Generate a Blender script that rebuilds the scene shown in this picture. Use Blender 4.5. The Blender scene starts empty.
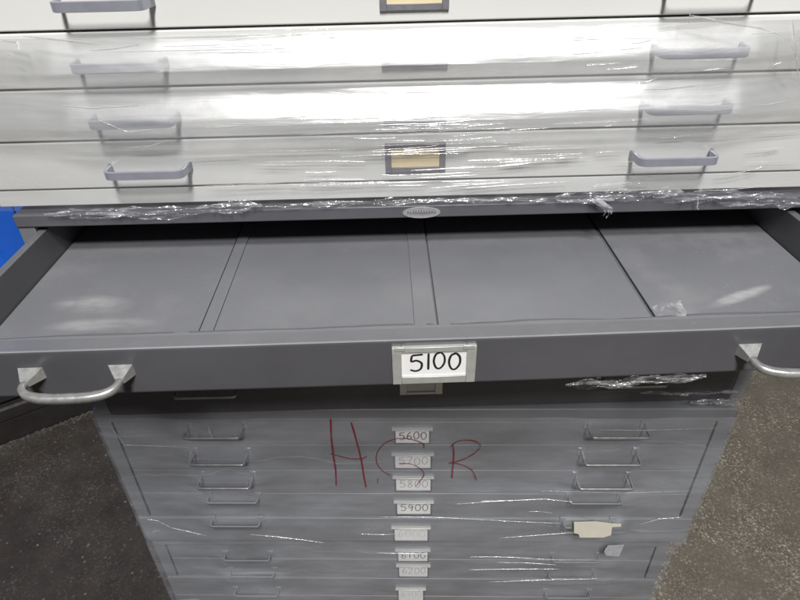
import bpy, bmesh, math, random
from mathutils import Vector, Matrix, noise

random.seed(7)
S = bpy.context.scene
C = S.collection
EYE = 1.65                                   # camera height above the floor
FPX, PITCH, ROLL = 595.74, 0.6000, -0.0254   # focal length in 800px-wide pixels

# ------------------------------------------------------------------ helpers
def obj(name, bm, mats, parent=None, smooth=False, loc=None, rotz=0):
    me = bpy.data.meshes.new(name)
    bmesh.ops.recalc_face_normals(bm, faces=bm.faces) if len(bm.faces) < 60000 else None
    bm.to_mesh(me); bm.free()
    if not isinstance(mats, (list, tuple)): mats = [mats]
    for m in mats: me.materials.append(m)
    if smooth:
        for p in me.polygons: p.use_smooth = True
    o = bpy.data.objects.new(name, me); C.objects.link(o)
    if parent is not None: o.parent = parent
    if loc is not None: o.location = loc
    o.rotation_euler = (0, 0, rotz)
    return o

def tag(o, label=None, cat=None, group=None, kind=None):
    if label: o['label'] = label
    if cat: o['category'] = cat
    if group: o['group'] = group
    if kind: o['kind'] = kind
    return o

def thing(name, label, cat, loc, rotz=0, group=None):
    o = bpy.data.objects.new(name, None); C.objects.link(o)
    o.empty_display_size = 0.1
    o.location = loc; o.rotation_euler = (0, 0, rotz)
    return tag(o, label, cat, group)

def box(bm, x0, x1, y0, y1, z0, z1, bev=0.0, mat=0, seg=2):
    vs = [bm.verts.new((x, y, z)) for x in (x0, x1) for y in (y0, y1) for z in (z0, z1)]
    idx = [(0, 1, 3, 2), (4, 6, 7, 5), (0, 4, 5, 1), (2, 3, 7, 6), (0, 2, 6, 4), (1, 5, 7, 3)]
    fs = [bm.faces.new([vs[i] for i in f]) for f in idx]
    for f in fs: f.material_index = mat
    bmesh.ops.recalc_face_normals(bm, faces=fs)
    if bev > 0:
        es = list({e for f in fs for e in f.edges})
        r = bmesh.ops.bevel(bm, geom=es, offset=bev, segments=seg, profile=0.5, affect='EDGES')
        for f in r['faces']: f.material_index = mat; f.smooth = True

def sweep(bm, path, half_w, half_t, mat=0, up=Vector((0, 0, 1)), taper=None, caps=True, crisp=False):
    """a flat strap along a path: half_w along `up`, half_t across it"""
    rings = []
    n = len(path)
    for i, p in enumerate(path):
        d = (path[min(i + 1, n - 1)] - path[max(i - 1, 0)]).normalized()
        s = d.cross(up).normalized(); u = s.cross(d).normalized()
        k = taper(i / (n - 1)) if taper else 1.0
        w, t = half_w * k, half_t * k
        c = 0.35
        prof = [(w, t * c), (w * (1 - .12), t), (-w * (1 - .12), t), (-w, t * c), (-w, -t * c), (-w * (1 - .12), -t), (w * (1 - .12), -t), (w, -t * c)]
        rings.append([bm.verts.new(p + u * a + s * b) for a, b in prof])
    for a, b in zip(rings, rings[1:]):
        for k in range(8):
            f = bm.faces.new((a[k], a[(k + 1) % 8], b[(k + 1) % 8], b[k])); f.smooth = True; f.material_index = mat
            if crisp and k % 4 != 0:
                e = bm.edges.get((a[k], b[k])); e.smooth = False
                e = bm.edges.get((a[(k + 1) % 8], b[(k + 1) % 8])); e.smooth = False
    if caps:
        bm.faces.new(rings[0]).material_index = mat; bm.faces.new(rings[-1][::-1]).material_index = mat

def d_path(w, depth, r, n=7, foot=0.0):
    """D pull seen from above: out from the face, round, across, round, back"""
    h = w / 2
    pts = [Vector((-h - foot, 0.0, 0)), Vector((-h, -(depth - r) * .5, 0))]
    for i in range(n + 1):
        a = math.pi - i / n * math.pi / 2
        pts.append(Vector((-h + r + r * math.cos(a), -(depth - r) - r * math.sin(a), 0)))
    for i in range(1, 10):
        t = i / 10
        pts.append(Vector((-h + r + (w - 2 * r) * t, -depth, 0)))
    for i in range(n + 1):
        a = math.pi / 2 - i / n * math.pi / 2
        pts.append(Vector((h - r + r * math.cos(a), -(depth - r) - r * math.sin(a), 0)))
    pts += [Vector((h, -(depth - r) * .5, 0)), Vector((h + foot, 0.0, 0))]
    return pts

def smooth_line(pts, k=6):
    if len(pts) < 3: return [Vector(p) for p in pts]
    P = [Vector(p) for p in pts]; P = [P[0] * 2 - P[1]] + P + [P[-1] * 2 - P[-2]]
    out = []
    for i in range(1, len(P) - 2):
        a, b, c, d = P[i - 1:i + 3]
        for j in range(k):
            t = j / k
            out.append(.5 * ((2 * b) + (c - a) * t + (2 * a - 5 * b + 4 * c - d) * t * t + (3 * b - a - 3 * c + d) * t ** 3))
    out.append(P[-2]); return out

def stroke(bm, pts, w, yfun, mat=0, k=6, jitter=.18):
    """a pen stroke: a ribbon in the x-z plane lying on the surface y = yfun(x, z)"""
    L = smooth_line(pts, k); n = len(L); prev = None
    for i, p in enumerate(L):
        d = (L[min(i + 1, n - 1)] - L[max(i - 1, 0)])
        if d.length < 1e-9: continue
        d.normalize(); s = Vector((-d.y, d.x))
        hw = w * .5 * (1 + jitter * noise.noise(Vector((p.x * 90, p.y * 90, w * 1e3)))) * (0.72 if i in (0, n - 1) else 1)
        a, b = p + s * hw, p - s * hw
        cur = (bm.verts.new((a.x, yfun(a.x, a.y), a.y)), bm.verts.new((b.x, yfun(b.x, b.y), b.y)))
        if prev: bm.faces.new((prev[0], prev[1], cur[1], cur[0])).material_index = mat
        prev = cur

GLYPH = {  # hand-drawn digits in a 1 x 1 box
 '0': [[(.55, .98), (.2, .85), (.05, .45), (.25, .06), (.6, .03), (.92, .35), (.9, .75), (.6, .98), (.42, .93)]],
 '1': [[(.5, 1.0), (.47, .5), (.45, .0)]],
 '2': [[(.1, .8), (.4, 1.0), (.8, .8), (.5, .4), (.1, .03), (.9, .05)]],
 '3': [[(.1, .9), (.5, 1), (.8, .78), (.45, .55), (.85, .3), (.5, .0), (.1, .1)]],
 '5': [[(.95, .98), (.5, .95), (.18, .93)], [(.18, .93), (.14, .58), (.5, .62), (.85, .45), (.8, .12), (.45, -.02), (.05, .06)]],
 '6': [[(.75, 1.0), (.35, .72), (.1, .3), (.3, .02), (.75, .06), (.85, .36), (.5, .48), (.18, .3)]],
 '7': [[(.05, .92), (.5, .97), (.95, .95)], [(.95, .95), (.6, .5), (.35, .0)]],
 '8': [[(.8, .85), (.45, 1.0), (.15, .78), (.5, .52), (.85, .25), (.5, .0), (.12, .2), (.45, .5), (.8, .85)]],
 '9': [[(.85, .8), (.45, 1.0), (.15, .72), (.45, .5), (.85, .78)], [(.85, .8), (.75, .4), (.6, .0)]],
}

def write(bm, text, x0, x1, z0, z1, w, y, mat, widths=None):
    n = len(text); widths = widths or [1.0] * n; tot = sum(widths); x = x0
    for ch, wd in zip(text, widths):
        cw = (x1 - x0) * wd / tot
        if ch in GLYPH:
            dz = random.uniform(-.06, .06) * (z1 - z0)
            for st in GLYPH[ch]:
                stroke(bm, [(x + cw * (.1 + .8 * a), z0 + dz + (z1 - z0) * b) for a, b in st], w, lambda a, b: y, mat)
        x += cw

def ray(px, py):
    c, s = math.cos(ROLL), math.sin(ROLL); dx, dy = px - 400, py - 300
    a = (c * dx + s * dy) / FPX; u = -(-s * dx + c * dy) / FPX
    return Vector((a, math.cos(PITCH) + u * math.sin(PITCH), -math.sin(PITCH) + u * math.cos(PITCH)))

def on_face(root, px, py, yl=0.0):
    """local (x, z) where the sight line meets the plane y = yl of a thing standing at `root`"""
    a = root.rotation_euler.z; ux, uy = (math.cos(a), math.sin(a)), (-math.sin(a), math.cos(a))
    e = Vector((0, 0, EYE)) - Vector(root.location); r = ray(px, py)
    ey, ry = e.x * uy[0] + e.y * uy[1], r.x * uy[0] + r.y * uy[1]
    t = (yl - ey) / ry; p = e + r * t
    return p.x * ux[0] + p.y * ux[1], p.z

def fbm(x, y, z=0, o=3):
    v, a = 0, 1
    for _ in range(o):
        v += a * noise.noise(Vector((x, y, z))); x *= 2.1; y *= 2.1; z *= 2.1; a *= .5
    return v

# ---------------------------------------------------------------- materials
class NT:
    def __init__(s, name):
        s.m = bpy.data.materials.new(name); s.m.use_nodes = True
        s.t = s.m.node_tree; s.t.nodes.clear()
        s.out = s.n('ShaderNodeOutputMaterial')
    def n(s, kind, ins=None, **kw):
        nd = s.t.nodes.new(kind)
        for k, v in kw.items(): setattr(nd, k, v)
        for k, v in (ins or {}).items():
            if isinstance(v, bpy.types.NodeSocket): s.t.links.new(v, nd.inputs[k])
            else: nd.inputs[k].default_value = v
        return nd
    def link(s, a, b): s.t.links.new(a, b)
    def coord(s, scale=(1, 1, 1), loc=(0, 0, 0), world=False):
        if world: src = s.n('ShaderNodeNewGeometry').outputs['Position']
        else: src = s.n('ShaderNodeTexCoord').outputs['Object']
        return s.n('ShaderNodeMapping', {'Vector': src, 'Scale': scale, 'Location': loc}).outputs[0]
    def noise(s, vec, scale, detail=4, rough=.55, dist=0):
        return s.n('ShaderNodeTexNoise', {'Vector': vec, 'Scale': scale, 'Detail': detail, 'Roughness': rough, 'Distortion': dist}).outputs['Fac']
    def ramp(s, fac, stops):
        r = s.n('ShaderNodeValToRGB', {'Fac': fac}); e = r.color_ramp.elements
        while len(e) < len(stops): e.new(.5)
        for el, (p, c) in zip(e, stops):
            el.position = p; el.color = (c, c, c, 1) if not isinstance(c, (tuple, list)) else (*c, 1)
        return r.outputs['Color']
    def mix(s, fac, a, b, mode='MIX'):
        nd = s.n('ShaderNodeMix', data_type='RGBA', blend_type=mode)
        for sock, v in ((nd.inputs[0], fac), (nd.inputs[6], a), (nd.inputs[7], b)):
            if isinstance(v, bpy.types.NodeSocket): s.link(v, sock)
            else: sock.default_value = v if not isinstance(v, tuple) else (*v, 1)
        return nd.outputs[2]
    def math(s, op, a, b=0.0, clamp=False):
        nd = s.n('ShaderNodeMath', operation=op, use_clamp=clamp)
        for i, v in enumerate((a, b)):
            if isinstance(v, bpy.types.NodeSocket): s.link(v, nd.inputs[i])
            else: nd.inputs[i].default_value = v
        return nd.outputs[0]

def paint(name, col, rough=.4, var=.12, dust=.0, dust_sheen_col=(.45, .44, .42), scratch=.0, spec=.5, bump=.03, painted_sheen=None):
    s = NT(name)
    big = s.noise(s.coord(world=True), 3.2, 5)
    c = s.mix(s.ramp(big, [(.3, 0), (.7, 1)]), tuple(v * (1 - var) for v in col), tuple(min(1, v * (1 + var)) for v in col))
    if dust:
        d = s.noise(s.coord((1, 1, 1.0), world=True), 9, 8, .68)
        c = s.mix(s.math('MULTIPLY', s.ramp(d, [(.48, 0), (.78, 1)]), dust), c, dust_sheen_col)
        sp = s.noise(s.coord(world=True), 160, 2, .5)
        c = s.mix(s.math('MULTIPLY', s.ramp(sp, [(.68, 0), (.74, 1)]), dust * .8), c, dust_sheen_col)
    if scratch:
        a = s.noise(s.coord((6, 6, 190), world=True), 1.0, 3, .6)
        b = s.noise(s.coord((2.0, 2.0, 9), world=True), 1.0, 3, .6)
        f = s.math('MULTIPLY', s.ramp(a, [(.64, 0), (.7, 1)]), s.ramp(b, [(.5, 0), (.66, 1)]))
        c = s.mix(s.math('MULTIPLY', f, scratch), c, tuple(min(.6, v * 2.0 + .06) for v in col))
        a2 = s.noise(s.coord((5, 5, 60), (3.1, 1.7, .4), world=True), 1.0, 3, .6)
        f2 = s.math('MULTIPLY', s.ramp(a2, [(.62, 0), (.72, 1)]), s.ramp(b, [(.35, 1), (.5, 0)]))
        c = s.mix(s.math('MULTIPLY', f2, scratch), c, tuple(v * .5 for v in col))
    if painted_sheen:  # pale sheen patches painted into the base colour
        for (lx, ly, sx, sy, rot, amt, nscale) in painted_sheen:
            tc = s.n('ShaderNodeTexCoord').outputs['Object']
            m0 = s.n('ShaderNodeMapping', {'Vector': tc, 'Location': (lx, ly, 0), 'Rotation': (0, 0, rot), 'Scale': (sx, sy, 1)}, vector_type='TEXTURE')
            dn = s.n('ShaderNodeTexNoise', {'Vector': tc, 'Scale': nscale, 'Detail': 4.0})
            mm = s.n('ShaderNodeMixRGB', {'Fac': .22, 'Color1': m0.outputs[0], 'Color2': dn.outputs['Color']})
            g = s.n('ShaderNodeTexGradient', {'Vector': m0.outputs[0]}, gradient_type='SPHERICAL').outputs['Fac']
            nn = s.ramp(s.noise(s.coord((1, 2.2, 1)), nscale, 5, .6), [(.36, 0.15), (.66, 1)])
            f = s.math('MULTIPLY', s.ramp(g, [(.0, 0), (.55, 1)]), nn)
            c = s.mix(s.math('MULTIPLY', f, amt), c, dust_sheen_col)
    rn = s.noise(s.coord((1, 1, 1), (5, 2, 1), world=True), 14, 6, .65)
    r = s.math('ADD', s.math('MULTIPLY', s.math('SUBTRACT', rn, .5), .35), rough, True)
    bn = s.noise(s.coord(world=True), 420, 2)
    bg = s.noise(s.coord(world=True), 6, 2)
    hh = s.math('ADD', s.math('MULTIPLY', bn, .02), s.math('MULTIPLY', bg, 1.0))
    b = s.n('ShaderNodeBump', {'Height': hh, 'Strength': bump * 4, 'Distance': .004})
    p = s.n('ShaderNodeBsdfPrincipled', {'Base Color': c, 'Roughness': r, 'Specular IOR Level': spec, 'Normal': b.outputs[0]})
    s.link(p.outputs[0], s.out.inputs[0]); return s.m

def plain(name, col, rough=.5, metal=0.0, var=.1, scale=60, spec=.5):
    s = NT(name)
    n = s.noise(s.coord(), scale, 4, .6)
    c = s.mix(s.ramp(n, [(.3, 0), (.7, 1)]), tuple(v * (1 - var) for v in col), tuple(min(1, v * (1 + var)) for v in col))
    r = s.math('ADD', s.math('MULTIPLY', s.math('SUBTRACT', n, .5), .3), rough, True)
    p = s.n('ShaderNodeBsdfPrincipled', {'Base Color': c, 'Roughness': r, 'Metallic': metal, 'Specular IOR Level': spec})
    s.link(p.outputs[0], s.out.inputs[0]); return s.m

def film(name, haze=.06, gloss=.10, rough=.16, streak=(2.5, 150), bump=.35, tint=(.93, .95, 1.0), hz_scale=5, streakiness=.6, broken=None, thin_below=None):
    return _film(name, haze, gloss, rough, streak, bump, tint, hz_scale, streakiness, broken, thin_below)

def _film(name, haze=.06, gloss=.10, rough=.16, streak=(2.5, 150), bump=.35, tint=(.93, .95, 1.0), hz_scale=5, streakiness=.6, broken=None, thin_below=None):
    """clear stretch film: mostly see-through, a milky veil, glossy with long drawn-out wrinkles"""
    s = NT(name)
    v = s.coord((streak[0], streak[0], streak[1]))
    warp = s.noise(s.coord((1, 1, 1)), 3.0, 3)
    v2 = s.n('ShaderNodeMapping', {'Vector': v, 'Rotation': (0, .0, 0)}).outputs[0]
    off = s.n('ShaderNodeCombineXYZ', {'Z': s.math('MULTIPLY', warp, 9.0)}).outputs[0]
    vv = s.n('ShaderNodeVectorMath', {0: v2, 1: off}, operation='ADD').outputs[0]
    w = s.noise(vv, 1.0, 4, .6, .3)
    w2 = s.noise(s.coord((28, 28, 60)), 1.0, 4, .6, .5)
    h = s.math('ADD', s.math('MULTIPLY', w, 1.0), s.math('MULTIPLY', w2, .35))
    b = s.n('ShaderNodeBump', {'Height': h, 'Strength': bump, 'Distance': .004})
    cl = s.noise(s.coord((1, 1, 3)), hz_scale, 4, .6)
    hz = s.math('MULTIPLY', s.ramp(cl, [(.36, .22), (.66, 1.0)]), haze)
    hz = s.math('ADD', hz, s.math('MULTIPLY', s.ramp(w, [(.62, 0), (.74, 1)]), haze * streakiness), True)
    tr = s.n('ShaderNodeBsdfTransparent', {'Color': (.985, .985, .99, 1)})
    df = s.n('ShaderNodeBsdfDiffuse', {'Color': (*tint, 1), 'Normal': b.outputs[0]})
    gl = s.n('ShaderNodeBsdfGlossy', {'Color': (1, 1, 1, 1), 'Roughness': rough, 'Normal': b.outputs[0]})
    fr = s.n('ShaderNodeLayerWeight', {'Blend': .5, 'Normal': b.outputs[0]}).outputs['Facing']
    gf = s.math('ADD', s.math('MULTIPLY', s.math('POWER', fr, 4.0), .35), gloss, True)
    gf = s.math('MULTIPLY', gf, s.ramp(cl, [(.3, .6), (.7, 1)]))
    if thin_below:      # fewer layers of film lower down
        zz = s.n('ShaderNodeSeparateXYZ', {0: s.coord()}).outputs[2]
        k = s.n('ShaderNodeMapRange', {'Value': zz, 'From Min': thin_below - .012, 'From Max': thin_below + .012, 'To Min': .30, 'To Max': 1.0}).outputs[0]
        hz = s.math('MULTIPLY', hz, k); gf = s.math('MULTIPLY', gf, s.math('ADD', s.math('MULTIPLY', k, .7), .3))
    if broken:
        k = s.noise(s.coord(broken), 1.0, 5, .65, .6)
        k = s.ramp(k, [(.46, .06), (.62, 1)])
        hz = s.math('MULTIPLY', hz, k); gf = s.math('MULTIPLY', gf, k)
    m1 = s.n('ShaderNodeMixShader', {0: hz, 1: tr.outputs[0], 2: df.outputs[0]})
    m2 = s.n('ShaderNodeMixShader', {0: gf, 1: m1.outputs[0], 2: gl.outputs[0]})
    s.link(m2.outputs[0], s.out.inputs[0]); return s.m

def floor_mat():
    s = NT('aggregate_concrete')
    P = s.coord(world=True)
    big = s.noise(P, 1.3, 6, .6); mid = s.noise(P, 9, 6, .65); fine = s.noise(P, 90, 5, .7)
    c = s.mix(s.ramp(mid, [(.3, 0), (.72, 1)]), (.125, .109, .088), (.200, .177, .144))
    c = s.mix(s.ramp(fine, [(.35, 0), (.7, 1)]), c, (.085, .073, .058))
    c = s.mix(s.math('MULTIPLY', s.ramp(fine, [(.52, 0), (.75, 1)]), .6), c, (.27, .245, .20))
    # pale stone chips of several sizes
    for sc, thr, rr, colr in ((86, .28, .45, (.62, .55, .44)), (130, .33, .38, (.42, .38, .31)), (48, .20, .66, (.48, .43, .35)), (90, .26, .66, (.07, .062, .05)), (170, .34, .45, (.50, .44, .35))):
        vp = s.n('ShaderNodeMapping', {'Vector': P, 'Rotation': (0, 0, sc)}).outputs[0]
        dv = s.n('ShaderNodeVectorMath', {0: vp, 1: s.n('ShaderNodeVectorMath', {0: s.n('ShaderNodeTexNoise', {'Vector': vp, 'Scale': sc * 1.4}).outputs['Color'], 1: (.010, .010, .010)}, operation='MULTIPLY').outputs[0]}, operation='ADD').outputs[0]
        vo = s.n('ShaderNodeTexVoronoi', {'Vector': dv, 'Scale': float(sc), 'Randomness': 1.0})
        pick = s.n('ShaderNodeSeparateColor', {0: vo.outputs['Color']})
        f = s.math('MULTIPLY', s.ramp(vo.outputs['Distance'], [(thr - .06, 1), (thr + .10, 0)]), s.math('GREATER_THAN', pick.outputs[0], rr))
        f = s.math('MULTIPLY', f, s.ramp(s.noise(P, 5, 4, .7), [(.40, .08), (.68, .9)]))
        shade = s.mix(pick.outputs[1], tuple(v * .55 for v in colr), colr)
        c = s.mix(s.math('MULTIPLY', f, .9), c, shade)
    # shade on one side of the stack put into the slab colour, with oily grime
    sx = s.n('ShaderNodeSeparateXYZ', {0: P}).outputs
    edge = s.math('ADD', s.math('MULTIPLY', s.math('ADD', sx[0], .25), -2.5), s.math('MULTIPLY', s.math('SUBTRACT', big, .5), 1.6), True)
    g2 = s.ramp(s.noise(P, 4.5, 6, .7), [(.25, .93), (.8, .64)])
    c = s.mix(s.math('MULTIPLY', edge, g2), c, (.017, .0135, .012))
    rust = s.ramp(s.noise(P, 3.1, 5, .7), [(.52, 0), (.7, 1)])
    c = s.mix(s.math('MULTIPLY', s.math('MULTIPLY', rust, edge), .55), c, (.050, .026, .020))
    vo = s.n('ShaderNodeTexVoronoi', {'Vector': P, 'Scale': 70.0, 'Randomness': 1.0})
    pick = s.n('ShaderNodeSeparateColor', {0: vo.outputs['Color']})
    f = s.math('MULTIPLY', s.ramp(vo.outputs['Distance'], [(.16, 1), (.34, 0)]), s.math('GREATER_THAN', pick.outputs[0], .80))
    f = s.math('MULTIPLY', f, s.ramp(s.noise(P, 7, 4, .7), [(.38, .1), (.6, 1)]))
    c = s.mix(s.math('MULTIPLY', f, .85), c, s.mix(pick.outputs[1], (.06, .052, .044), (.30, .26, .21)))
    r = s.ramp(mid, [(.3, .62), (.7, .9)])
    b = s.n('ShaderNodeBump', {'Height': s.math('ADD', fine, s.math('MULTIPLY', mid, .6)), 'Strength': .45, 'Distance': .004})
    p = s.n('ShaderNodeBsdfPrincipled', {'Base Color': c, 'Roughness': r, 'Normal': b.outputs[0], 'Specular IOR Level': .35})
    s.link(p.outputs[0], s.out.inputs[0]); return s.m

M = dict(
 white=paint('cream_white_enamel', (.73, .73, .705), .38, .03, .05, (.55, .53, .48), .05, bump=.015),
 whandle=plain('satin_grey_handle', (.40, .41, .47), .36, .45, .06, 40),
 grey=paint('grey_enamel', (.170, .175, .186), .40, .16, .10, (.30, .29, .28), .30),
 greydark=paint('charcoal_enamel', (.076, .075, .083), .26, .24, .10, (.15, .145, .14), .25),
 capm=paint('grey_cap_enamel', (.105, .105, .117), .36, .10, .10, (.28, .28, .28), .25),
 inside=paint('drawer_side_enamel', (.125, .127, .135), .45, .08, .10, (.25, .25, .25), .15),
 panel=paint('drawer_floor_enamel', (.175, .178, .192), .36, .07, .16, (.34, .34, .35), .08, bump=.02),
 panel_l=paint('drawer_floor_enamel_painted_sheen', (.175, .178, .192), .36, .07, .16, (.46, .45, .45), .08, bump=.02,
               painted_sheen=[(-.028, -.248, .062, .024, -.1, .50, 22), (.0, -.296, .075, .016, .0, .50, 18)]),  # blurry reflections on the drawer floor, put into the colour
 panel_r=paint('drawer_floor_enamel_sheen_streak', (.175, .178, .192), .36, .07, .16, (.62, .61, .61), .08, bump=.02,
               painted_sheen=[(.0, -.280, .062, .011, .40, .72, 14)]),  # oblique streak of sheen, put into the colour
 black=plain('unlit_steel', (.03, .03, .032), .6),
 gap=plain('shadow_gap_paint', (.02, .02, .022), .7),
 alu=plain('cast_aluminium', (.62, .62, .61), .38, .75, .12, 120),
 chrome=plain('worn_chrome', (.42, .42, .44), .34, .7, .1, 90),
 holder=plain('zinc_label_frame', (.58, .585, .56), .42, .55, .08, 90),
 wholder=plain('dull_grey_label_frame', (.27, .26, .29), .45, .4, .08, 90),
 card=plain('white_card', (.80, .79, .78), .8, 0, .02, 30),
 cardw=plain('off_white_card', (.78, .77, .75), .8, 0, .04, 30),
 cream=plain('cream_card', (.78, .66, .42), .8, 0, .05, 25),
 ink=plain('black_marker', (.012, .012, .014), .5),
 faint=plain('faded_pencil', (.07, .07, .07), .7),
 palest=plain('pale_pencil', (.46, .45, .43), .7),
 
 blue=plain('blue_plastic', (.014, .115, .58), .42, 0, .14, 5),
 blued=plain('dark_blue_plastic', (.006, .030, .15), .5, 0, .1, 8),
 timber=plain('blackened_timber', (.014, .011, .010), .85, 0, .3, 20),
 edge=plain('dusty_pale_edge', (.075, .07, .064), .85, 0, .3, 40),
 tape=plain('cream_masking_tape', (.68, .64, .54), .75, 0, .05, 40),
 plate=plain('worn_name_plate', (.50, .49, .50), .38, .5, .12, 200),
 plated=plain('name_plate_grooves', (.20, .19, .21), .5, .3, .1, 200),
 filmA=film('stretch_film_over_white', .17, .42, .33, (.9, 120), .14, streakiness=.6, thin_below=.097),
 filmB=film('stretch_film_over_grey', .18, .085, .42, (.8, 50), .30, (.76, .80, .90), 4.5, 1.0),
 crumple=film('crumpled_film', .55, .42, .14, (30, 120), .9, (.95, .96, 1), 30, .8, (22, 22, 230)),
 crease=film('film_crease', .55, .35, .15, (60, 30), .3, (1, 1, 1), 60, .6),
)

def ink_mat():
    s = NT('patchy_red_marker')
    k = s.ramp(s.noise(s.coord(), 55, 5, .7), [(.36, .35), (.58, 1)])
    p = s.n('ShaderNodeBsdfPrincipled', {'Base Color': (.21, .016, .030, 1), 'Roughness': .4})
    t = s.n('ShaderNodeBsdfTransparent')
    m = s.n('ShaderNodeMixShader', {0: k, 1: t.outputs[0], 2: p.outputs[0]})
    s.link(m.outputs[0], s.out.inputs[0]); return s.m
M['red'] = ink_mat()

# ------------------------------------------------------------------- floor
bm = bmesh.new()
v = [bm.verts.new(p) for p in ((-9, -7, 0), (9, -7, 0), (9, 11, 0), (-9, 11, 0))]; bm.faces.new(v)
tag(obj('floor', bm, floor_mat()), 'brown speckled aggregate concrete floor, shade and oily grime painted dark on one side', kind='structure')

# -------------------------------------------------------------- small parts
def w_handle_bm(): 
    bm = bmesh.new()
    sweep(bm, d_path(.106, .032, .010, foot=.003), .0060, .0022, crisp=True); return bm

def thin_handle_bm(dp=.036):
    bm = bmesh.new()
    sweep(bm, d_path(.104, dp, .005, 5), .0030, .0014)
    for sx in (-1, 1): box(bm, sx * .052 - .007, sx * .052 + .007, -.0022, .001, -.010, .010, .0008)
    return bm

def frame_bm(w, h, bx, bt, bb, depth=.004, lip=0.0):
    bm = bmesh.new()
    box(bm, -w / 2, -w / 2 + bx, -depth, .0005, -h / 2, h / 2, .0006)
    box(bm, w / 2 - bx, w / 2, -depth, .0005, -h / 2, h / 2, .0006)
    box(bm, -w / 2 + bx, w / 2 - bx, -depth + .0002, .0005, h / 2 - bt, h / 2 - .0002, .0004)
    box(bm, -w / 2 + bx, w / 2 - bx, -depth + .0002, .0005, -h / 2 + .0002, -h / 2 + bb, .0004)
    if lip: box(bm, -w / 2 - .003, w / 2 + .003, -depth - lip, .0004, h / 2 - .0002, h / 2 + .0016, .0005)
    return bm

def add(name, mesh_or_bm, mats, parent, loc, smooth=False):
    if isinstance(mesh_or_bm, bpy.types.Mesh):
        o = bpy.data.objects.new(name, mesh_or_bm); C.objects.link(o); o.parent = parent; o.location = loc
        return o
    return obj(name, mesh_or_bm, mats, parent, smooth, loc)

def card_bm(w, h, text=None, tx=(0, 1), tz=(0, 1), pen=.001, mat=1, widths=None):
    bm = bmesh.new(); box(bm, -w / 2, w / 2, -.0012, .0003, -h / 2, h / 2)
    if text:
        write(bm, text, -w / 2 + w * tx[0], -w / 2 + w * tx[1], -h / 2 + h * tz[0], -h / 2 + h * tz[1], pen, -.0015, mat, widths)
    return bm

# ------------------------------------------------------- white cabinet (top)
WZ = -.366 + EYE
white = thing('flat_file_cabinet', 'white flat file cabinet wrapped in clear film, topmost of the stack', 'cabinet', (.012, .799, WZ))
WH, hw, dep = .404, .61, .84
bm = bmesh.new()
st = .020
box(bm, -hw, -hw + st, 0, dep, 0, WH - .022, .0015)
box(bm, hw - st, hw, 0, dep, 0, WH - .022, .0015)
box(bm, -hw + st, hw - st, .0015, dep, 0, .0240, .001)
box(bm, -hw + st, hw - st, .02, dep, .0245, WH - .024)
box(bm, -hw, hw, -.003, dep, WH - .021, WH, .002)
obj('cabinet_body', bm, M['white'], white)
seams = [-.3406, -.2710, -.2018, -.1330, -.0640, .0045]
hm = lm = cm = None
for i in range(5):
    z0, z1 = seams[i] + .0015 - WZ + EYE, seams[i + 1] - .0012 - WZ + EYE
    z0, z1 = seams[i] + EYE - WZ + .0014, seams[i + 1] + EYE - WZ - .0014
    bm = bmesh.new(); box(bm, -hw + st + .0030, hw - st - .0030, -.001, .019, z0, z1, .0018, seg=3)
    d = obj('drawer', bm, M['white'], white)
    zc = z0 + .0300
    for X in (-.3435, .3835):
        if hm is None: h = add('handle', w_handle_bm(), M['whandle'], d, (X - .012, -.001, zc), True); hm = h.data
        else: add('handle', hm, None, d, (X - .012, -.001, zc))
    if lm is None:
        a = add('label_holder', frame_bm(.084, .042, .0085, .007, .0075, .004), M['wholder'], d, (.0145, -.001, zc + .004)); lm = a.data
        b = add('label_card', card_bm(.069, .029), M['cream'], d, (.0145, -.0012, zc + .004)); cm = b.data
    else:
        add('label_holder', lm, None, d, (.0145, -.001, zc + .004)); add('label_card', cm, None, d, (.0145, -.0012, zc + .004))

# --------------------------------------------------- upper grey cabinet (5100)
ZB1 = -.7777
c1 = thing('flat_file_cabinet', 'grey flat file cabinet with its top drawer labelled 5100 pulled open', 'cabinet', (.0315, .7869, ZB1 + EYE), group='grey flat file cabinets in the stack')
def lz1(z): return z - ZB1
HW = .59
bm = bmesh.new()
box(bm, -HW, -HW + .024, .003, .88, 0, lz1(-.3938), .0012)
box(bm, HW - .024, HW, .003, .88, 0, lz1(-.3938), .0012)
box(bm, -HW + .024, HW - .024, .86, .88, .002, lz1(-.3945))
box(bm, -HW + .0245, HW - .0245, .02, .86, .002, lz1(-.4755))
obj('cabinet_body', bm, M['grey'], c1)
bm = bmesh.new(); box(bm, -HW, HW, 0, .885, lz1(-.3935), lz1(-.3742), .0022, seg=3)
obj('top_cap', bm, M['capm'], c1)
# oval plate with worn, unreadable lettering
bm = bmesh.new()
px, pz = on_face(c1, 421.5, 212.3)
N = 40
def ell(k, a, b, y): return [bm.verts.new((px + a * math.cos(i * 2 * math.pi / N), y, pz + b * math.sin(i * 2 * math.pi / N))) for i in range(N)]
r0, r1, r2, r3 = ell(0, .0275, .0088, .0005), ell(0, .0272, .0085, -.0016), ell(0, .0250, .0070, -.0016), ell(0, .0247, .0068, -.0011)
for a, b, m in ((r0, r1, 0), (r1, r2, 0), (r2, r3, 1)):
    for i in range(N): bm.faces.new((a[i], a[(i + 1) % N], b[(i + 1) % N], b[i])).material_index = m
bm.faces.new(r3).material_index = 0
for i in range(11):
    x = px - .0195 + i * .0039; zz = .0042 * math.sqrt(max(0, 1 - ((x - px) / .025) ** 2))
    q = random.uniform(-.0008, .0008)
    stroke(bm, [(x - .0012, pz - zz + q), (x - .0004, pz + zz), (x + .0009, pz + q), (x + .0012, pz - zz)], .0007, lambda a, b: -.0018, 1)
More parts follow.
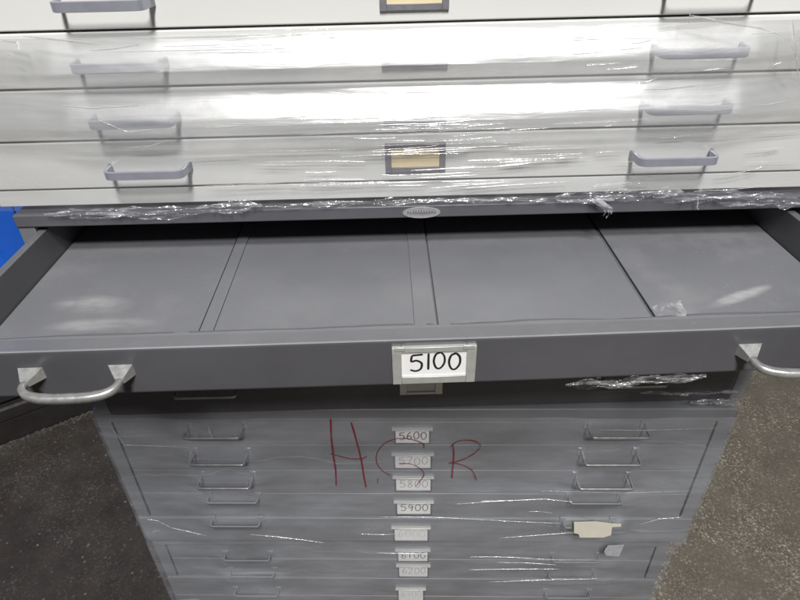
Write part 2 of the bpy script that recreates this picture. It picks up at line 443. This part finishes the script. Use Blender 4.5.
stroke(bm, [(px - .021, pz + .0004), (px, pz - .0006), (px + .021, pz + .0003)], .0006, lambda a, b: -.0018, 1)
obj('name_plate', bm, [M['plate'], M['plated']], c1)

# closed drawers below the open one (only their lowest strip shows)
zs = [-.4770, -.5520, -.6270, -.7025, -.7788]
thin = None; hold = None
holdw, holdh = .076, .038
for i in range(4):
    z1, z0 = lz1(zs[i]) - .0012, lz1(zs[i + 1]) + .0012
    bm = bmesh.new(); box(bm, -HW + .026, HW - .026, .0005, .02, z0, z1, .0016)
    d = obj('drawer', bm, M['greydark'] if i == 3 else M['grey'], c1)
    for X in (-.370, .370):
        if thin is None: a = add('handle', thin_handle_bm(), M['chrome'], d, (X + .012, 0, (z0 + z1) / 2 + .008), True); thin = a.data
        else: add('handle', thin, None, d, (X - .0, 0, (z0 + z1) / 2 + (.008 if i < 3 else .035)))
    lx = on_face(c1, 421, 388)[0]
    if hold is None:
        a = add('label_holder', frame_bm(holdw, holdh, .0125, .005, .0055, .004), M['holder'], d, (lx, 0, (z0 + z1) / 2 + .016)); hold = a.data
        b = add('label_card', card_bm(.052, .028), M['cardw'], d, (lx, -.0003, (z0 + z1) / 2 + .016)); hcard = b.data
    else:
        add('label_holder', hold, None, d, (lx, 0, (z0 + z1) / 2 + .018)); add('label_card', hcard, None, d, (lx, -.0003, (z0 + z1) / 2 + .018))

# the open drawer: local y of its front about -.28
YF = -.2742; yaw_d = .0130
zt, zf, zbm = lz1(-.4020), lz1(-.4520), lz1(-.4665)
dr = bpy.data.objects.new('drawer', None)
bm = bmesh.new()
DW = .5615; DI = .550
cs, sn = math.cos(yaw_d), math.sin(yaw_d)
# pan: sides, back, floor
box(bm, -DW, -DI, .012, .80, zf - .006, zt, .0012)
box(bm, DI, DW, .012, .80, zf - .006, zt, .0012)
box(bm, -DI, DI, .79, .80, zf - .006, zt)
box(bm, -DI, DI, .014, .79, zf - .006, zf - .004)
dr = obj('drawer', bm, M['inside'], c1, loc=(0, YF, 0), rotz=yaw_d)
tag(dr, 'charcoal drawer pulled out, marked 5100')
# front: bowed sheet with rolled top flange, built as a swept profile
bm = bmesh.new()
prof = [(.024, zt - .0120), (.0235, zt - .002), (.0220, zt), (.0025, zt), (.0006, zt - .0008), (0, zt - .0026), (0, zbm + .003), (.0008, zbm + .0008), (.003, zbm), (.013, zbm), (.013, zt - .012)]
FW = .585; NX = 48; rings = []
def bow(x): return -.0032 * (1 - (x / FW) ** 2) + .0008 * noise.noise(Vector((x * 5, 3, 1)))
def zsag(x): return .0006 * noise.noise(Vector((x * 4, 9, 2)))
for i in range(NX + 1):
    x = -FW + 2 * FW * i / NX
    low = .0035 * max(0, (x - .15) / .43)       # lower hem bent up a little towards one end
    rings.append([bm.verts.new((x, y + bow(x), z + zsag(x) + (low if z < zt - .04 else 0))) for y, z in prof])
for a, b in zip(rings, rings[1:]):
    for k in range(len(prof)):
        f = bm.faces.new((a[k], a[(k + 1) % len(prof)], b[(k + 1) % len(prof)], b[k])); f.smooth = False
bm.faces.new(rings[0]); bm.faces.new(rings[-1][::-1])
# flange (profile edges 0..3) in lighter enamel, its lip edge lightened as a painted highlight
bm.faces.ensure_lookup_table()
for j, f in enumerate(bm.faces):
    if j < NX * len(prof) and j % len(prof) in (0, 1, 2, 10): f.material_index = 1
    elif j < NX * len(prof) and j % len(prof) in (3,): f.material_index = 2
obj('drawer_front', bm, [M['greydark'], paint('flange_enamel', (.145, .147, .158), .33, .1, .18, (.34, .34, .35), .3), paint('painted_lip_highlight', (.22, .22, .23), .3, .3, .2)], dr)
bm = bmesh.new()
NI = 240; prev = None
for i in range(NI + 1):
    x = -DI + .001 + (2 * DI - .002) * i / NI
    e = .041 + .003 * noise.noise(Vector((x * 7, 2, 5))) + .0012 * noise.noise(Vector((x * 40, 2, 5)))
    if any(abs(x - q) < .007 for q in (-.285, -.010, .016, .2917)): e -= .010
    dz = .0016 * noise.noise(Vector((x * 11, 4, 1)))
    cur = [bm.verts.new(p) for p in ((x, .0245, zt - .0075 + dz * .3), (x, .034, zt - .0075 + dz), (x, e, zt - .0105 + dz * 1.5), (x, e, zt - .0125 + dz * 1.5), (x, .0245, zt - .0095 + dz * .3))]
    if prev:
        for k in range(5): bm.faces.new((prev[k], prev[(k + 1) % 5], cur[(k + 1) % 5], cur[k]))
    prev = cur
obj('inner_flange', bm, M['panel'], dr)

# floor panels and cover strips; x given in the drawer's frame
edges = [(-DI + .0015, -.2862), (-.2842, -.0085), (.0175, .2890), (.2945, DI - .0015)]
for i, (a, b) in enumerate(edges):
    bm = bmesh.new(); w, l = (b - a) / 2, .375
    box(bm, -w, w, -l, l, -.0030, .0 + (.0006 if i in (1, 3) else 0), .0012)
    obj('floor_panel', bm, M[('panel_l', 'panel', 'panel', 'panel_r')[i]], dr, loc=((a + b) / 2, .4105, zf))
for xa, xb, hgt in ((-.2832, -.2660, .0034), (-.0130, .0150, .0032)):
    bm = bmesh.new(); box(bm, xa, xb, .034, .78, zf + .0008, zf + hgt, .0009)
    # turned-up tab at the front end
    xm = (xa + xb) / 2
    t = [bm.verts.new(p) for p in ((xa, .055, zf + hgt + .0004), (xb, .055, zf + hgt + .0004), (xb + .007, .036, zf + .0075), (xa - .004, .036, zf + .0065))]; bm.faces.new(t)
    obj('cover_strip', bm, M['panel'], dr)

# bail handles with pyramid feet
def bail_bm():
    bm = bmesh.new()
    for sx in (-1, 1):
        cx = sx * .0495; bw, bh = .0135, .0075
        base = [bm.verts.new((cx + a * bw, 0, b * bh)) for a, b in ((-1, -1), (1, -1), (1, 1), (-1, 1))]
        ax = cx + sx * .002
        top = [bm.verts.new((ax + a * .0045, -.0150, -.003 + b * .0034)) for a, b in ((-1, -1), (1, -1), (1, 1), (-1, 1))]
        for k in range(4): bm.faces.new((base[k], base[(k + 1) % 4], top[(k + 1) % 4], top[k]))
        bm.faces.new(base); bm.faces.new(top[::-1])
    path = []
    n = 30
    for i in range(n + 1):
        a = math.pi * (i / n)
        x = -.0520 * math.copysign(abs(math.cos(a)) ** .72, math.cos(a))
        y = -.013 - .024 * (math.sin(a) ** .62)
        z = -.003 - .003 * math.sin(a)
        path.append(Vector((x, y, z)))
    sweep(bm, path, .0042, .0040, taper=lambda t: .86 + .24 * math.sin(math.pi * t))
    return bm
bail = None
for X in (-.3600, .4390):
    lx = X - .0315
    if bail is None: a = add('handle', bail_bm(), M['alu'], dr, (lx, bow(lx), lz1(-.4310)), False); bail = a.data
    else: add('handle', bail, None, dr, (lx, bow(lx), lz1(-.4310)))
# 5100 label
lw, lh = .0930, .0525
lx = .0045; lzc = lz1(-.4350)
yb = bow(lx)
bm = frame_bm(lw, lh, .0105, .0070, .0100, .0045)
for sx in (-1, 1): box(bm, sx * (lw / 2 - .009) - .006, sx * (lw / 2 - .009) + .006, -.0056, -.004, lh / 2 - .0035, lh / 2 + .0015, .0005)
add('label_holder', bm, M['holder'], dr, (lx, yb - .0003, lzc))
bm = card_bm(.0735, .0370, '5100', (.10, .93), (.26, .90), .0025, 1, [1.15, .40, .98, 1.0])
add('label_card', bm, [M['card'], M['ink']], dr, (lx, yb - .0008, lzc + .0015))

# ------------------------------------------------ middle and lower grey cabinets
ZB2, ZB3 = -1.1817, -1.63
c2 = thing('flat_file_cabinet', 'grey flat file cabinet labelled 5600 to 5900 with red HSR over its drawers', 'cabinet', (.0135, .7846, ZB2 + EYE), -.0328, 'grey flat file cabinets in the stack')
c3 = thing('flat_file_cabinet', 'lowest grey flat file cabinet, labelled 6100, standing on the floor', 'cabinet', (.0040, .7951, ZB3 + EYE), -.0329, 'grey flat file cabinets in the stack')

def body(root, top, bot_full, zb, drawers, HW=.59):
    """drawers: (z_top, z_bottom, full_width)"""
    bm = bmesh.new()
    H = top - zb
    lowest = min(d[1] for d in drawers if not d[2])
    box(bm, -HW, -HW + .026, 0, .86, lowest - zb, H - .034, .001)
    box(bm, HW - .026, HW, 0, .86, lowest - zb, H - .034, .001)
    box(bm, -HW, HW, -.0015, .87, H - .0335, H - .0005, .003, seg=3)
    box(bm, -HW + .027, HW - .027, .018, .86, 0, H - .035)
    box(bm, -HW + .001, HW - .001, .018, .858, .0, lowest - zb - .001)
    obj('cabinet_body', bm, M['grey'], root)

def card_for(root, d, yl, box_px, text, mat, pen=.0013, tz=(.28, .86), m=None, tx=(.08, .95), lip=True, widths=None):
    x0, z0 = on_face(root, box_px[0], box_px[3], yl); x1, z1 = on_face(root, box_px[2], box_px[1], yl)
    xc, zc, w, h = (x0 + x1) / 2, (z0 + z1) / 2, abs(x1 - x0), abs(z1 - z0)
    bm = frame_bm(w + .007, h + .007, .0030, .0030, .0030, .0030)
    box(bm, -w / 2 - .007, w / 2 + .007, -.0075, .0006, h / 2 + .0040, h / 2 + .0062, .0006, 1)
    add('label_holder', bm, [M['greydark'], M['holder']], d, (xc, yl + .0006, zc))
    add('label_card', card_bm(w, h, text, tx, tz, pen, 1, widths), [m or M['cardw'], mat], d, (xc, yl + .0004, zc))

bm = thin_handle_bm(.020); o_ = obj('handle', bm, M['grey'], None, True); thin_grey = o_.data; bpy.data.objects.remove(o_)
def drawers_for(root, zb, specs, HW=.59):
    for (zt_, zb_, full, hz, lab, hx) in specs:
        bm = bmesh.new(); e = HW - .001 if full else HW - .029
        yf = -.0025 if full else .0015
        box(bm, -e, e, yf, .018, zb_ - zb + .0010, zt_ - zb - .0010, .0015)
        d = obj('drawer', bm, M['grey'], root)
        for X in hx:
            h = add('handle', thin if zt_ > -1.0 else thin_grey, None, d, (X, yf, hz - zb))
        if lab: card_for(root, d, yf, *lab)

def hz(root, px, py): return on_face(root, px, py, -.038)
def hb(z_): return z_
L2 = [hz(c2, 210, 440), hz(c2, 216, 467), hz(c2, 222.5, 490.5), hz(c2, 229, 511), hz(c2, 233, 534)]
R2 = [hz(c2, 622, 440), hz(c2, 614, 467), hz(c2, 607, 491), hz(c2, 599, 513), hz(c2, 592, 534)]
zc2 = [(a[1] + b[1]) / 2 + ZB2 - 0 for a, b in zip(L2, R2)]
hx2 = (sum(a[0] for a in L2[:3]) / 3, sum(b[0] for b in R2[:3]) / 3)
HX = [(a[0], b[0]) for a, b in zip(L2, R2)]
S2 = [(-.8125, -.8745, False, zc2[0] , ((396, 430, 429, 442.5), '5600', M['ink'], .0020), HX[0]),
      (-.8745, -.9480, False, zc2[1] , ((395.5, 455, 430.5, 467.5), '5700', M['faint'], .0009), HX[1]),
      (-.9480, -1.0200, False, zc2[2], ((396.5, 478, 430.5, 490), '5800', M['faint'], .0010), HX[2]),
      (-1.0200, -1.0960, False, zc2[3], ((397.5, 502.5, 430.5, 513.5), '5900', M['ink'], .0017), HX[3]),
      (-1.0975, -1.1800, True, zc2[4], ((395, 528, 427.5, 540), '6000', M['palest'], .0009), HX[4])]
body(c2, ZB1, 0, ZB2, S2); drawers_for(c2, ZB2, S2)
zc3 = [hz(c3, 410, 564)[1] + ZB3, hz(c3, 410, 582)[1] + ZB3]
S3 = [(-1.2160, -1.2700, False, -1.2480, ((398.5, 550.5, 427.5, 560.5), '6100', M['ink'], .0017), hx2),
      (-1.2700, -1.3420, False, -1.3140, ((399.5, 566, 427.5, 576), '6200', M['faint'], .0009), hx2),
      (-1.3430, -1.4180, True, -1.3900, ((399, 589, 423, 601), '6300', M['palest'], .0009), hx2),
      (-1.4190, -1.4940, True, -1.4700, None, hx2), (-1.4950, -1.5700, True, -1.5400, None, hx2)]
body(c3, ZB2, 0, ZB3, S3, .581); drawers_for(c3, ZB3, S3, .581)
bm = bmesh.new()
box(bm, -HW + .03, HW - .03, .05, .82, -.0195, -.0005)
obj('plinth', bm, M['black'], c3)

# ------------------------------------------------------------- stretch film
def grid_mesh(nu, nv, fn):
    bm = bmesh.new()
    V = [[bm.verts.new(fn(i / nu, j / nv)) for j in range(nv + 1)] for i in range(nu + 1)]
    for i in range(nu):
        for j in range(nv):
            bm.faces.new((V[i][j], V[i + 1][j], V[i + 1][j + 1], V[i][j + 1])).smooth = True
    return bm

wrapA = thing('stretch_wrap', 'clear plastic film stretched over the white cabinet drawers', 'plastic wrap', (.012, .799, WZ), group=None)
pitch = .0693
def profA(x, z):
    """how far the film stands off the white front: tented over each row of handles"""
    zz = z + WZ - EYE
    t = ((-.1330 - zz) / pitch)
    k = math.floor(t); f = t - k
    if zz < -.271: return .007 + .012 * max(0, 1 - (-.271 - zz) / .012)
    c = .60
    s = f / c if f < c else 1 - (f - c) / (1 - c)
    s = s - .10 * math.sin(2 * math.pi * s) / 2
    return .019 + .021 * s
def fa(u, v):
    wrap = .22; tot = 2 * hw + 2 * wrap
    s = -hw - wrap + tot * u
    ztop = -.1365 + .0022 * noise.noise(Vector((s * 9, 1, 0))) + EYE - WZ
    zbot = -.3690 + EYE - WZ + .0
    z = ztop + (zbot - ztop) * v
    wr = .0016 * fbm(s * 1.6, z * 34, 1) + .0007 * fbm(s * 10, z * 30, 4)
    if abs(s) <= hw:
        k = 1.0 if abs(s) < .43 else max(.1, 1 - (abs(s) - .43) / (hw - .43) * .9)
        crump = max(0, (-s - .42) / .19) + max(0, (s - .50) / .11)
        d = profA(s, z) * k + wr * (1 + 1.2 * min(1, crump)) + .003
        return (s, -max(d, .0012), z)
    sg = 1 if s > 0 else -1
    return (sg * (hw + .005 + abs(wr)), abs(s) - hw - .004, z)
sheetA = grid_mesh(300, 150, fa)

def crumple(path, width, amp, seed, n=90, m=10, tail=None):
    """a bunched ribbon of film along a path"""
    def f(u, v):
        t = u * (len(path) - 1); i = min(int(t), len(path) - 2); k = t - i
        p = path[i].lerp(path[i + 1], k)
        w = width * (.6 + .5 * noise.noise(Vector((u * 9, seed, 0)))) * min(1, 8 * u + .15, 8 * (1 - u) + .15)
        q = p + Vector((0, 0, (v - .5) * w))
        L = (path[-1] - path[0]).length
        q.y += -amp * (.45 * abs(fbm(u * L * 28, v * 7 + seed, 1)) + .25 * abs(fbm(u * L * 110, v * 9 + seed, 4))) - .0012
        q.z += amp * .5 * fbm(u * L * 25, v * 4 + seed, 5)
        return q
    return grid_mesh(n, m, f)

def W(root, px, py, yl):
    x, z = on_face(root, px, py, yl)
    return Vector((x, yl, z))
def ridge(bm, pts, w=.0012, proud=.0015, mat=1):
    L = [Vector(p) for p in pts]
    L = [l for a, b in zip(L, L[1:]) for l in [a.lerp(b, i / 10) for i in range(10)]] + [L[-1]]
    sweep(bm, L, w * .7, proud * .4, mat, taper=lambda t: .12 + .88 * (math.sin(math.pi * min(1, max(0, t))) ** .5) * (.55 + .55 * abs(noise.noise(Vector((t * 14, pts[0][0] * 40, 0))))), caps=False)

# ruffled lower hem of that film over the cap
def pathA(ptspx, yl): return [W(wrapA, x, y, yl) for x, y in ptspx]
obj('ruffled_hem', crumple(pathA([(45, 214), (110, 213), (170, 212), (225, 207), (262, 204)], -.0175), .026, .009, 3.1, 260, 18), M['crumple'], wrapA)
obj('ruffled_hem', crumple(pathA([(255, 206), (330, 204), (390, 201), (470, 199), (560, 198)], -.0165), .013, .005, 8.1, 220, 10), M['crumple'], wrapA)
obj('ruffled_hem', crumple(pathA([(555, 197), (600, 196), (650, 194)], -.0175), .026, .008, 5.7, 160, 16), M['crumple'], wrapA)
obj('ruffled_hem', crumple(pathA([(640, 192), (700, 196), (760, 198), (805, 202)], -.0175), .036, .009, 1.9, 260, 18), M['crumple'], wrapA)
# tuft hanging over the cap edge
tp = pathA([(592, 196), (600, 203), (607, 207), (609, 213), (604, 219)], -.0235)
bm = bmesh.new()
for j in range(5):
    off = Vector((random.uniform(-.006, .006), random.uniform(-.004, 0), random.uniform(-.002, .002)))
    sweep(bm, [p + off + Vector((.004 * noise.noise(Vector((i, j, 1))), -.003 * abs(noise.noise(Vector((i, j, 7)))), 0)) for i, p in enumerate([a.lerp(b, k / 4) for a, b in zip(tp, tp[1:]) for k in range(4)][:9 + 2 * j])], .0030, .0007, taper=lambda t: 1.1 - .8 * t)
obj('loose_tuft', bm, M['crumple'], wrapA)
bm = bmesh.new(); ridge(bm, pathA([(697, 196), (698, 203), (697, 208), (699, 210)], -.022), .0012, mat=0)
obj('loose_strand', bm, M['crease'], wrapA)

# film over the two lower cabinets
wrapB = thing('stretch_wrap', 'clear plastic film pulled tight over the lower grey drawers, with red HSR written on it', 'plastic wrap', (.0135, .7846, ZB2 + EYE), -.0328)
HB = [(x, z - ZB2) for x in hx2 for z in zc2] + [(x, z - ZB2) for x in hx2 for z in (-1.2480, -1.3140, -1.39, -1.47, -1.54)]
TAPED = (hx2[1], zc2[4] - ZB2)
def film_y(x, z):
    d = .0085
    for hx_, hz_ in HB:
        dx = max(0, abs(x - hx_) - .053) / .030; dz = (z - hz_) / (.016 if z < hz_ else .022)
        dz = max(0, abs(dz) - .25)
        q = dx * dx + dz * dz
        if q < 6: d = max(d, .0085 + (.0235 if (hx_, hz_) == TAPED else .009) * math.exp(-q * 1.1))
    return -(d + .0012 * fbm(x * 2.5, z * 45, 3) + .0006 * fbm(x * 14, z * 30, 8))
Z0B, Z1B = -.792 - ZB2, -1.60 - ZB2
def fb(u, v):
    wrap = .2; tot = 2 * HW + 2 * wrap; s = -HW - wrap + tot * u; z = Z0B + (Z1B - Z0B) * v
    hz_ = HW if z > .004 else (.5825 if z < -.010 else .5825 + (HW - .5825) * (z + .010) / .014)
    cx_ = -.0095 * (HW - hz_) / (HW - .5825)
    if abs(s) <= HW:
        x = s * hz_ / HW + cx_
        return (x, film_y(x, z), z)
    sg = 1 if s > 0 else -1
    return (cx_ + sg * (hz_ + .004 + .001 * noise.noise(Vector((s * 9, z * 30, 2)))), abs(s) - HW - .006, z)
sheetB = grid_mesh(330, 230, fb)

# red marker letters on that film
bm = bmesh.new()
def RL(pts, w=.0034):
    P = []
    for x, y in pts:
        yl = -.011
        P.append(on_face(wrapB, x, y, yl))
    stroke(bm, P, w, lambda a, b: film_y(a, b) - .0009, 0, 8)
RL([(330.5, 419), (331, 436), (333, 455), (335.5, 472), (336, 486)], .0035)
RL([(351, 423), (356, 440), (361, 460), (364, 478), (366, 488)], .0035)
RL([(330, 454.5), (340, 457), (352, 459.5), (362, 459), (367, 456.5)], .0026)
RL([(424, 449), (423, 444), (412, 440), (398, 439), (385, 444), (377, 454), (377, 464), (383, 472), (391, 476)], .0021)
RL([(399, 464), (412, 465), (421, 470), (424, 475), (420, 482), (416, 487)], .0023)
RL([(378, 479), (377.3, 484)], .0023)
RL([(453, 445), (454, 455), (453, 468), (452, 479)], .0026)
RL([(450, 448), (458, 442), (470, 441), (479, 444), (480, 449), (472, 456), (458, 462), (449, 464)], .0026)
RL([(449, 463.5), (460, 465), (471, 470), (475, 476), (476.5, 481)], .0026)
obj('red_lettering', bm, M['red'], wrapB)

# long bright creases in the film
bm = sheetB
def FB(pts, w=.0013):
    P = []
    for x, y in pts:
        a, b = on_face(wrapB, x, y, -.012); P.append(Vector((a, film_y(a, b) - .0008, b)))
    ridge(bm, P, w)
FB([(146, 520), (158, 522), (171, 529), (188, 533), (207, 537)], .0022)
FB([(250, 536), (275, 538), (300, 541), (324, 544)], .0020)
FB([(152, 533), (160, 532)], .0016)
FB([(184, 437), (189, 438.5), (196, 439)], .0030)
FB([(209, 424), (211, 432), (214, 440)], .0014)
FB([(196, 431), (197, 438)], .0012)
FB([(380, 518), (440, 518.5), (500, 522), (560, 519)], .0008)
FB([(455, 505), (500, 502), (545, 500), (572, 499)], .0012)
FB([(540, 492), (620, 493), (690, 492.5)], .0008)
FB([(640, 525), (660, 520), (684, 518)], .0018)
FB([(500, 539), (540, 536), (575, 533), (600, 530)], .0018)
FB([(470, 571), (520, 570), (560, 569)], .0008)
FB([(470, 558), (500, 558), (560, 559), (603, 559)], .0010)
FB([(490, 583), (540, 580), (598, 577)], .0014)
FB([(582, 449), (584, 457)], .0018)
FB([(578, 480), (582, 490)], .0016)
FB([(626, 476), (629, 484)], .0016)
FB([(598, 427.5), (640, 428), (725, 429)], .0007)
FB([(110, 428), (124, 446), (190, 447)], .0007)
FB([(192, 449), (190, 458), (189, 467)], .0012)
FB([(203, 477), (198, 489)], .0012)
FB([(248, 478), (246, 489)], .0012)
for _ in range(7):
    x = random.uniform(160, 640); y = random.uniform(500, 598); l = random.uniform(12, 60)
    if 385 < x < 440: continue
    FB([(x, y), (x + l * .5, y + random.uniform(-.6, .6)), (x + l, y + random.uniform(-1.5, 1.5))], random.uniform(.0003, .0007))
obj('film_sheet', bm, [M['filmB'], M['crease']], wrapB)

# creases in the film on the white cabinet
bm = sheetA
def FA(pts, w=.0012):
    P = []
    for x, y in pts:
        yl = -.03
        for _ in range(4):
            a, b = on_face(wrapA, x, y, yl); yl = fa((a + hw + .22) / (2 * hw + .44), max(0, min(1, (-.1365 + EYE - WZ - b) / .2325)))[1]
        P.append(Vector((a, yl - .0010, b)))
    ridge(bm, P, w)
FA([(22, 36), (45, 38), (75, 41), (100, 44)], .0018)
FA([(90, 50), (110, 49), (140, 44)], .0016)
FA([(3, 40), (18, 42), (19, 50)], .0022)
FA([(5, 52), (12, 55)], .0020)
FA([(690, 15), (720, 21), (760, 28), (788, 38)], .0020)
FA([(792, 20), (795, 40), (796, 58), (798, 80)], .0024)
FA([(788, 38), (794, 52), (797, 66)], .0016)
FA([(690, 8), (689, 24)], .0012)
FA([(126, 148), (150, 146), (170, 140)], .0016)
FA([(60, 105), (90, 108), (140, 105)], .0016)
FA([(100, 120), (128, 132), (165, 128)], .0012)
for _ in range(85):
    cx = random.gauss(430, 75); y = random.uniform(114, 186); l = random.uniform(25, 110)
    dy = -.04 * l + random.uniform(-2.5, 2.5)
    FA([(cx - l / 2, y - dy / 2), (cx, y + random.uniform(-.8, .8)), (cx + l / 2, y + dy / 2)], random.uniform(.0004, .0011))
for _ in range(34):
    cx = random.uniform(560, 790); y = random.uniform(28, 190); l = random.uniform(15, 60)
    FA([(cx - l / 2, y + 1), (cx, y), (cx + l / 2, y - 2 + random.uniform(-2, 2))], random.uniform(.0004, .0009))
for _ in range(30):
    cx = random.uniform(200, 600); y = random.uniform(30, 56); l = random.uniform(60, 200)
    FA([(cx - l / 2, y + 2), (cx, y + random.uniform(-.5, .5)), (cx + l / 2, y - 2)], random.uniform(.0003, .0007))
obj('film_sheet', bm, [M['filmA'], M['crease']], wrapA)

# loose scraps of film
def scrap(name, label, root, ptspx, yl, width, amp, seed, n=90, m=8):
    P = [W(root, x, y, yl) for x, y in ptspx]
    base = sum(P, Vector()) / len(P)
    bm = crumple([p - base for p in P], width, amp, seed, n, m)
    a = root.rotation_euler.z
    R = Matrix.Rotation(a, 3, 'Z')
    o = obj(name, bm, M['crumple'], None, False, Vector(root.location) + R @ base, a)
    return tag(o, label, 'plastic scrap')
scrap('film_scrap', 'crumpled shiny film stuck along the lower edge of the open 5100 drawer', c1, [(565, 384), (610, 382), (650, 379), (705, 374)], -.2775, .020, .007, 2.2, 200, 16)
scrap('film_scrap', 'small shiny film bunch at the corner of the cabinet labelled 5600', c2, [(690, 401), (715, 400), (742, 405)], -.012, .020, .007, 6.4, 110, 14)
scrap('film_scrap', 'thin torn film strand between the open drawer and the cabinet labelled 5600', c1, [(640, 392), (690, 393), (738, 391)], -.004, .012, .005, 4.4, 140, 10)

# clear tape scrap lying in the open drawer
def world_of(px, py, zc):
    r = ray(px, py); t = zc / r.z; return Vector((r.x * t, r.y * t, zc + EYE))
cc = world_of(669, 314, -.448)
def ft(u, v): 
    x = (u - .5) * .036; y = (v - .5) * .026
    return (x, y + .12 * x, .004 + .006 * abs(noise.noise(Vector((u * 2.2, v * 2.2, 3)))) + .006 * v * u)
o = obj('tape_scrap', grid_mesh(16, 12, ft), M['crumple'], None, True, cc)
tag(o, 'curled clear tape scrap lying in the front of the open drawer', 'tape scrap')

# masking tape and a small torn sticker on the film
def flat_patch(name, pxs, mat, label, cat, th=.0006, yo=-.014):
    P = [on_face(wrapB, x, y, yo) for x, y in pxs]
    cx, cz = sum(p[0] for p in P) / len(P), sum(p[1] for p in P) / len(P)
    yf = min([film_y(p[0], p[1]) for p in P] + [yo]) - .0004
    bm = bmesh.new()
    f = bm.faces.new([bm.verts.new((p[0] - cx, 0, p[1] - cz)) for p in P])
    r = bmesh.ops.extrude_face_region(bm, geom=[f]); bmesh.ops.translate(bm, vec=(0, th, 0), verts=[g for g in r['geom'] if isinstance(g, bmesh.types.BMVert)])
    a = wrapB.rotation_euler.z
    o = obj(name, bm, mat, None, False, Vector(wrapB.location) + Matrix.Rotation(a, 3, 'Z') @ Vector((cx, yf, cz)), a)
    return tag(o, label, cat)
flat_patch('masking_tape', [(574, 522), (596, 521.5), (612, 523.5), (621, 524), (621, 526.5), (612, 527), (611, 535), (603, 537.5), (580, 537.5), (578.5, 534), (574, 533)], M['tape'], 'torn cream masking tape piece stuck on the film over a lower handle', 'tape', yo=-.0345)
flat_patch('sticker', [(605, 549), (608, 545.5), (624, 545), (621.5, 551), (619, 556.5), (606, 555.5), (604, 552)], plain('pale_sticker', (.40, .40, .42), .5, 0, .2, 120), 'small pale torn sticker on the film below the cream masking tape', 'sticker')

# ------------------------------------------------- blue container on the left
pa, pb = world_of(0, 446, -1.65), world_of(92, 411, -1.65)
ang = math.atan2(pb.y - pa.y, pb.x - pa.x)
pal = thing('pallet', 'blackened low timber pallet under the blue bin', 'pallet', (pa.x, pa.y, 0), ang)
bm = bmesh.new()
for y in (.0, .42, .84): box(bm, -1.0, .60, y, y + .10, .0, .10, .006)
box(bm, -1.0, .60, .012, .93, .02, .098)
obj('runner', bm, M['timber'], pal)
bm = bmesh.new()
for k in range(6): box(bm, -1.0, .60, -.004 + k * .16, .136 + k * .16, .1005, .146, .004)
obj('deck_board', bm, M['timber'], pal)
bm = bmesh.new(); box(bm, -1.0, .60, -.0055, .010, .1462, .152, .002)
obj('edge_strip', bm, M['edge'], pal)
# dusty debris ridge along its foot
bm = bmesh.new()
for i in range(420):
    t = random.uniform(-.25, .5); r_ = random.uniform(.0012, .0055)
    m_ = Matrix.Translation((t, -abs(random.gauss(0, .016)), r_ * .3)) @ Matrix.Diagonal((random.uniform(.8, 1.6), 1, random.uniform(.5, .9), 1))
    bmesh.ops.create_icosphere(bm, subdivisions=1, radius=r_, matrix=m_)
g = obj('debris', bm, M['edge'], None, False, (pa.x, pa.y, 0), ang); tag(g, 'grey grit swept along the foot of the dark pallet', 'grit', kind='stuff')
bin_ = thing('plastic_bin', 'blue plastic bin standing beside the cabinet stack', 'bin', (pa.x, pa.y, .1525), ang)
bm = bmesh.new()
box(bm, -.95, .58, .03, .90, .0, .16, .01)
obj('bin_skirt', bm, M['timber'], bin_)
bm = bmesh.new()
box(bm, -.97, .60, .02, .92, .161, .90, .02, seg=3)
for k in range(7): box(bm, -.94 + k * .24, -.86 + k * .24, .005, .019, .20, .86, .006)
obj('bin_body', bm, M['blue'], bin_)
bm = bmesh.new(); box(bm, -.98, .61, .0, .93, .912, 1.90, .02, seg=3)
obj('bin_lid', bm, M['blue'], bin_)

# ------------------------------------------------------------------- lights
def lamp(loc, size, power, target, col=(1, 1, 1)):
    l = bpy.data.lights.new('ceiling_lamp', 'AREA'); l.shape = 'DISK'; l.size = size; l.energy = power; l.color = col
    o = bpy.data.objects.new('ceiling_lamp', l); C.objects.link(o); o.location = loc
    o.rotation_euler = (Vector(target) - Vector(loc)).to_track_quat('-Z', 'Y').to_euler(); return o
lamp((.33, -2.35, EYE + 4.55), .80, 250, (0, .8, 1.2), (1, .99, .975))
lamp((.37, -3.90, EYE + 4.55), .80, 345, (0, .8, 1.2), (1, .99, .975))

w = bpy.data.worlds.new('World'); S.world = w; w.use_nodes = True
nt = w.node_tree; bg = nt.nodes['Background']
bg.inputs[0].default_value = (.95, .97, 1.0, 1); bg.inputs[1].default_value = .075

# ------------------------------------------------------------------- camera
cd = bpy.data.cameras.new('camera'); cam = bpy.data.objects.new('camera', cd); C.objects.link(cam)
cam.matrix_world = Matrix.Translation((0, 0, EYE)) @ Matrix.Rotation(math.pi / 2 - PITCH, 4, 'X') @ Matrix.Rotation(ROLL, 4, 'Z')
cd.sensor_width = 36; cd.lens = FPX / 800 * 36; cd.clip_start = .02; cd.clip_end = 200
S.camera = cam

S.view_settings.view_transform = 'Standard'; S.view_settings.look = 'None'
S.view_settings.gamma = 1; S.view_settings.exposure = 0
S.cycles.transparent_max_bounces = 24; S.cycles.max_bounces = 10
S.cycles.use_denoising = True
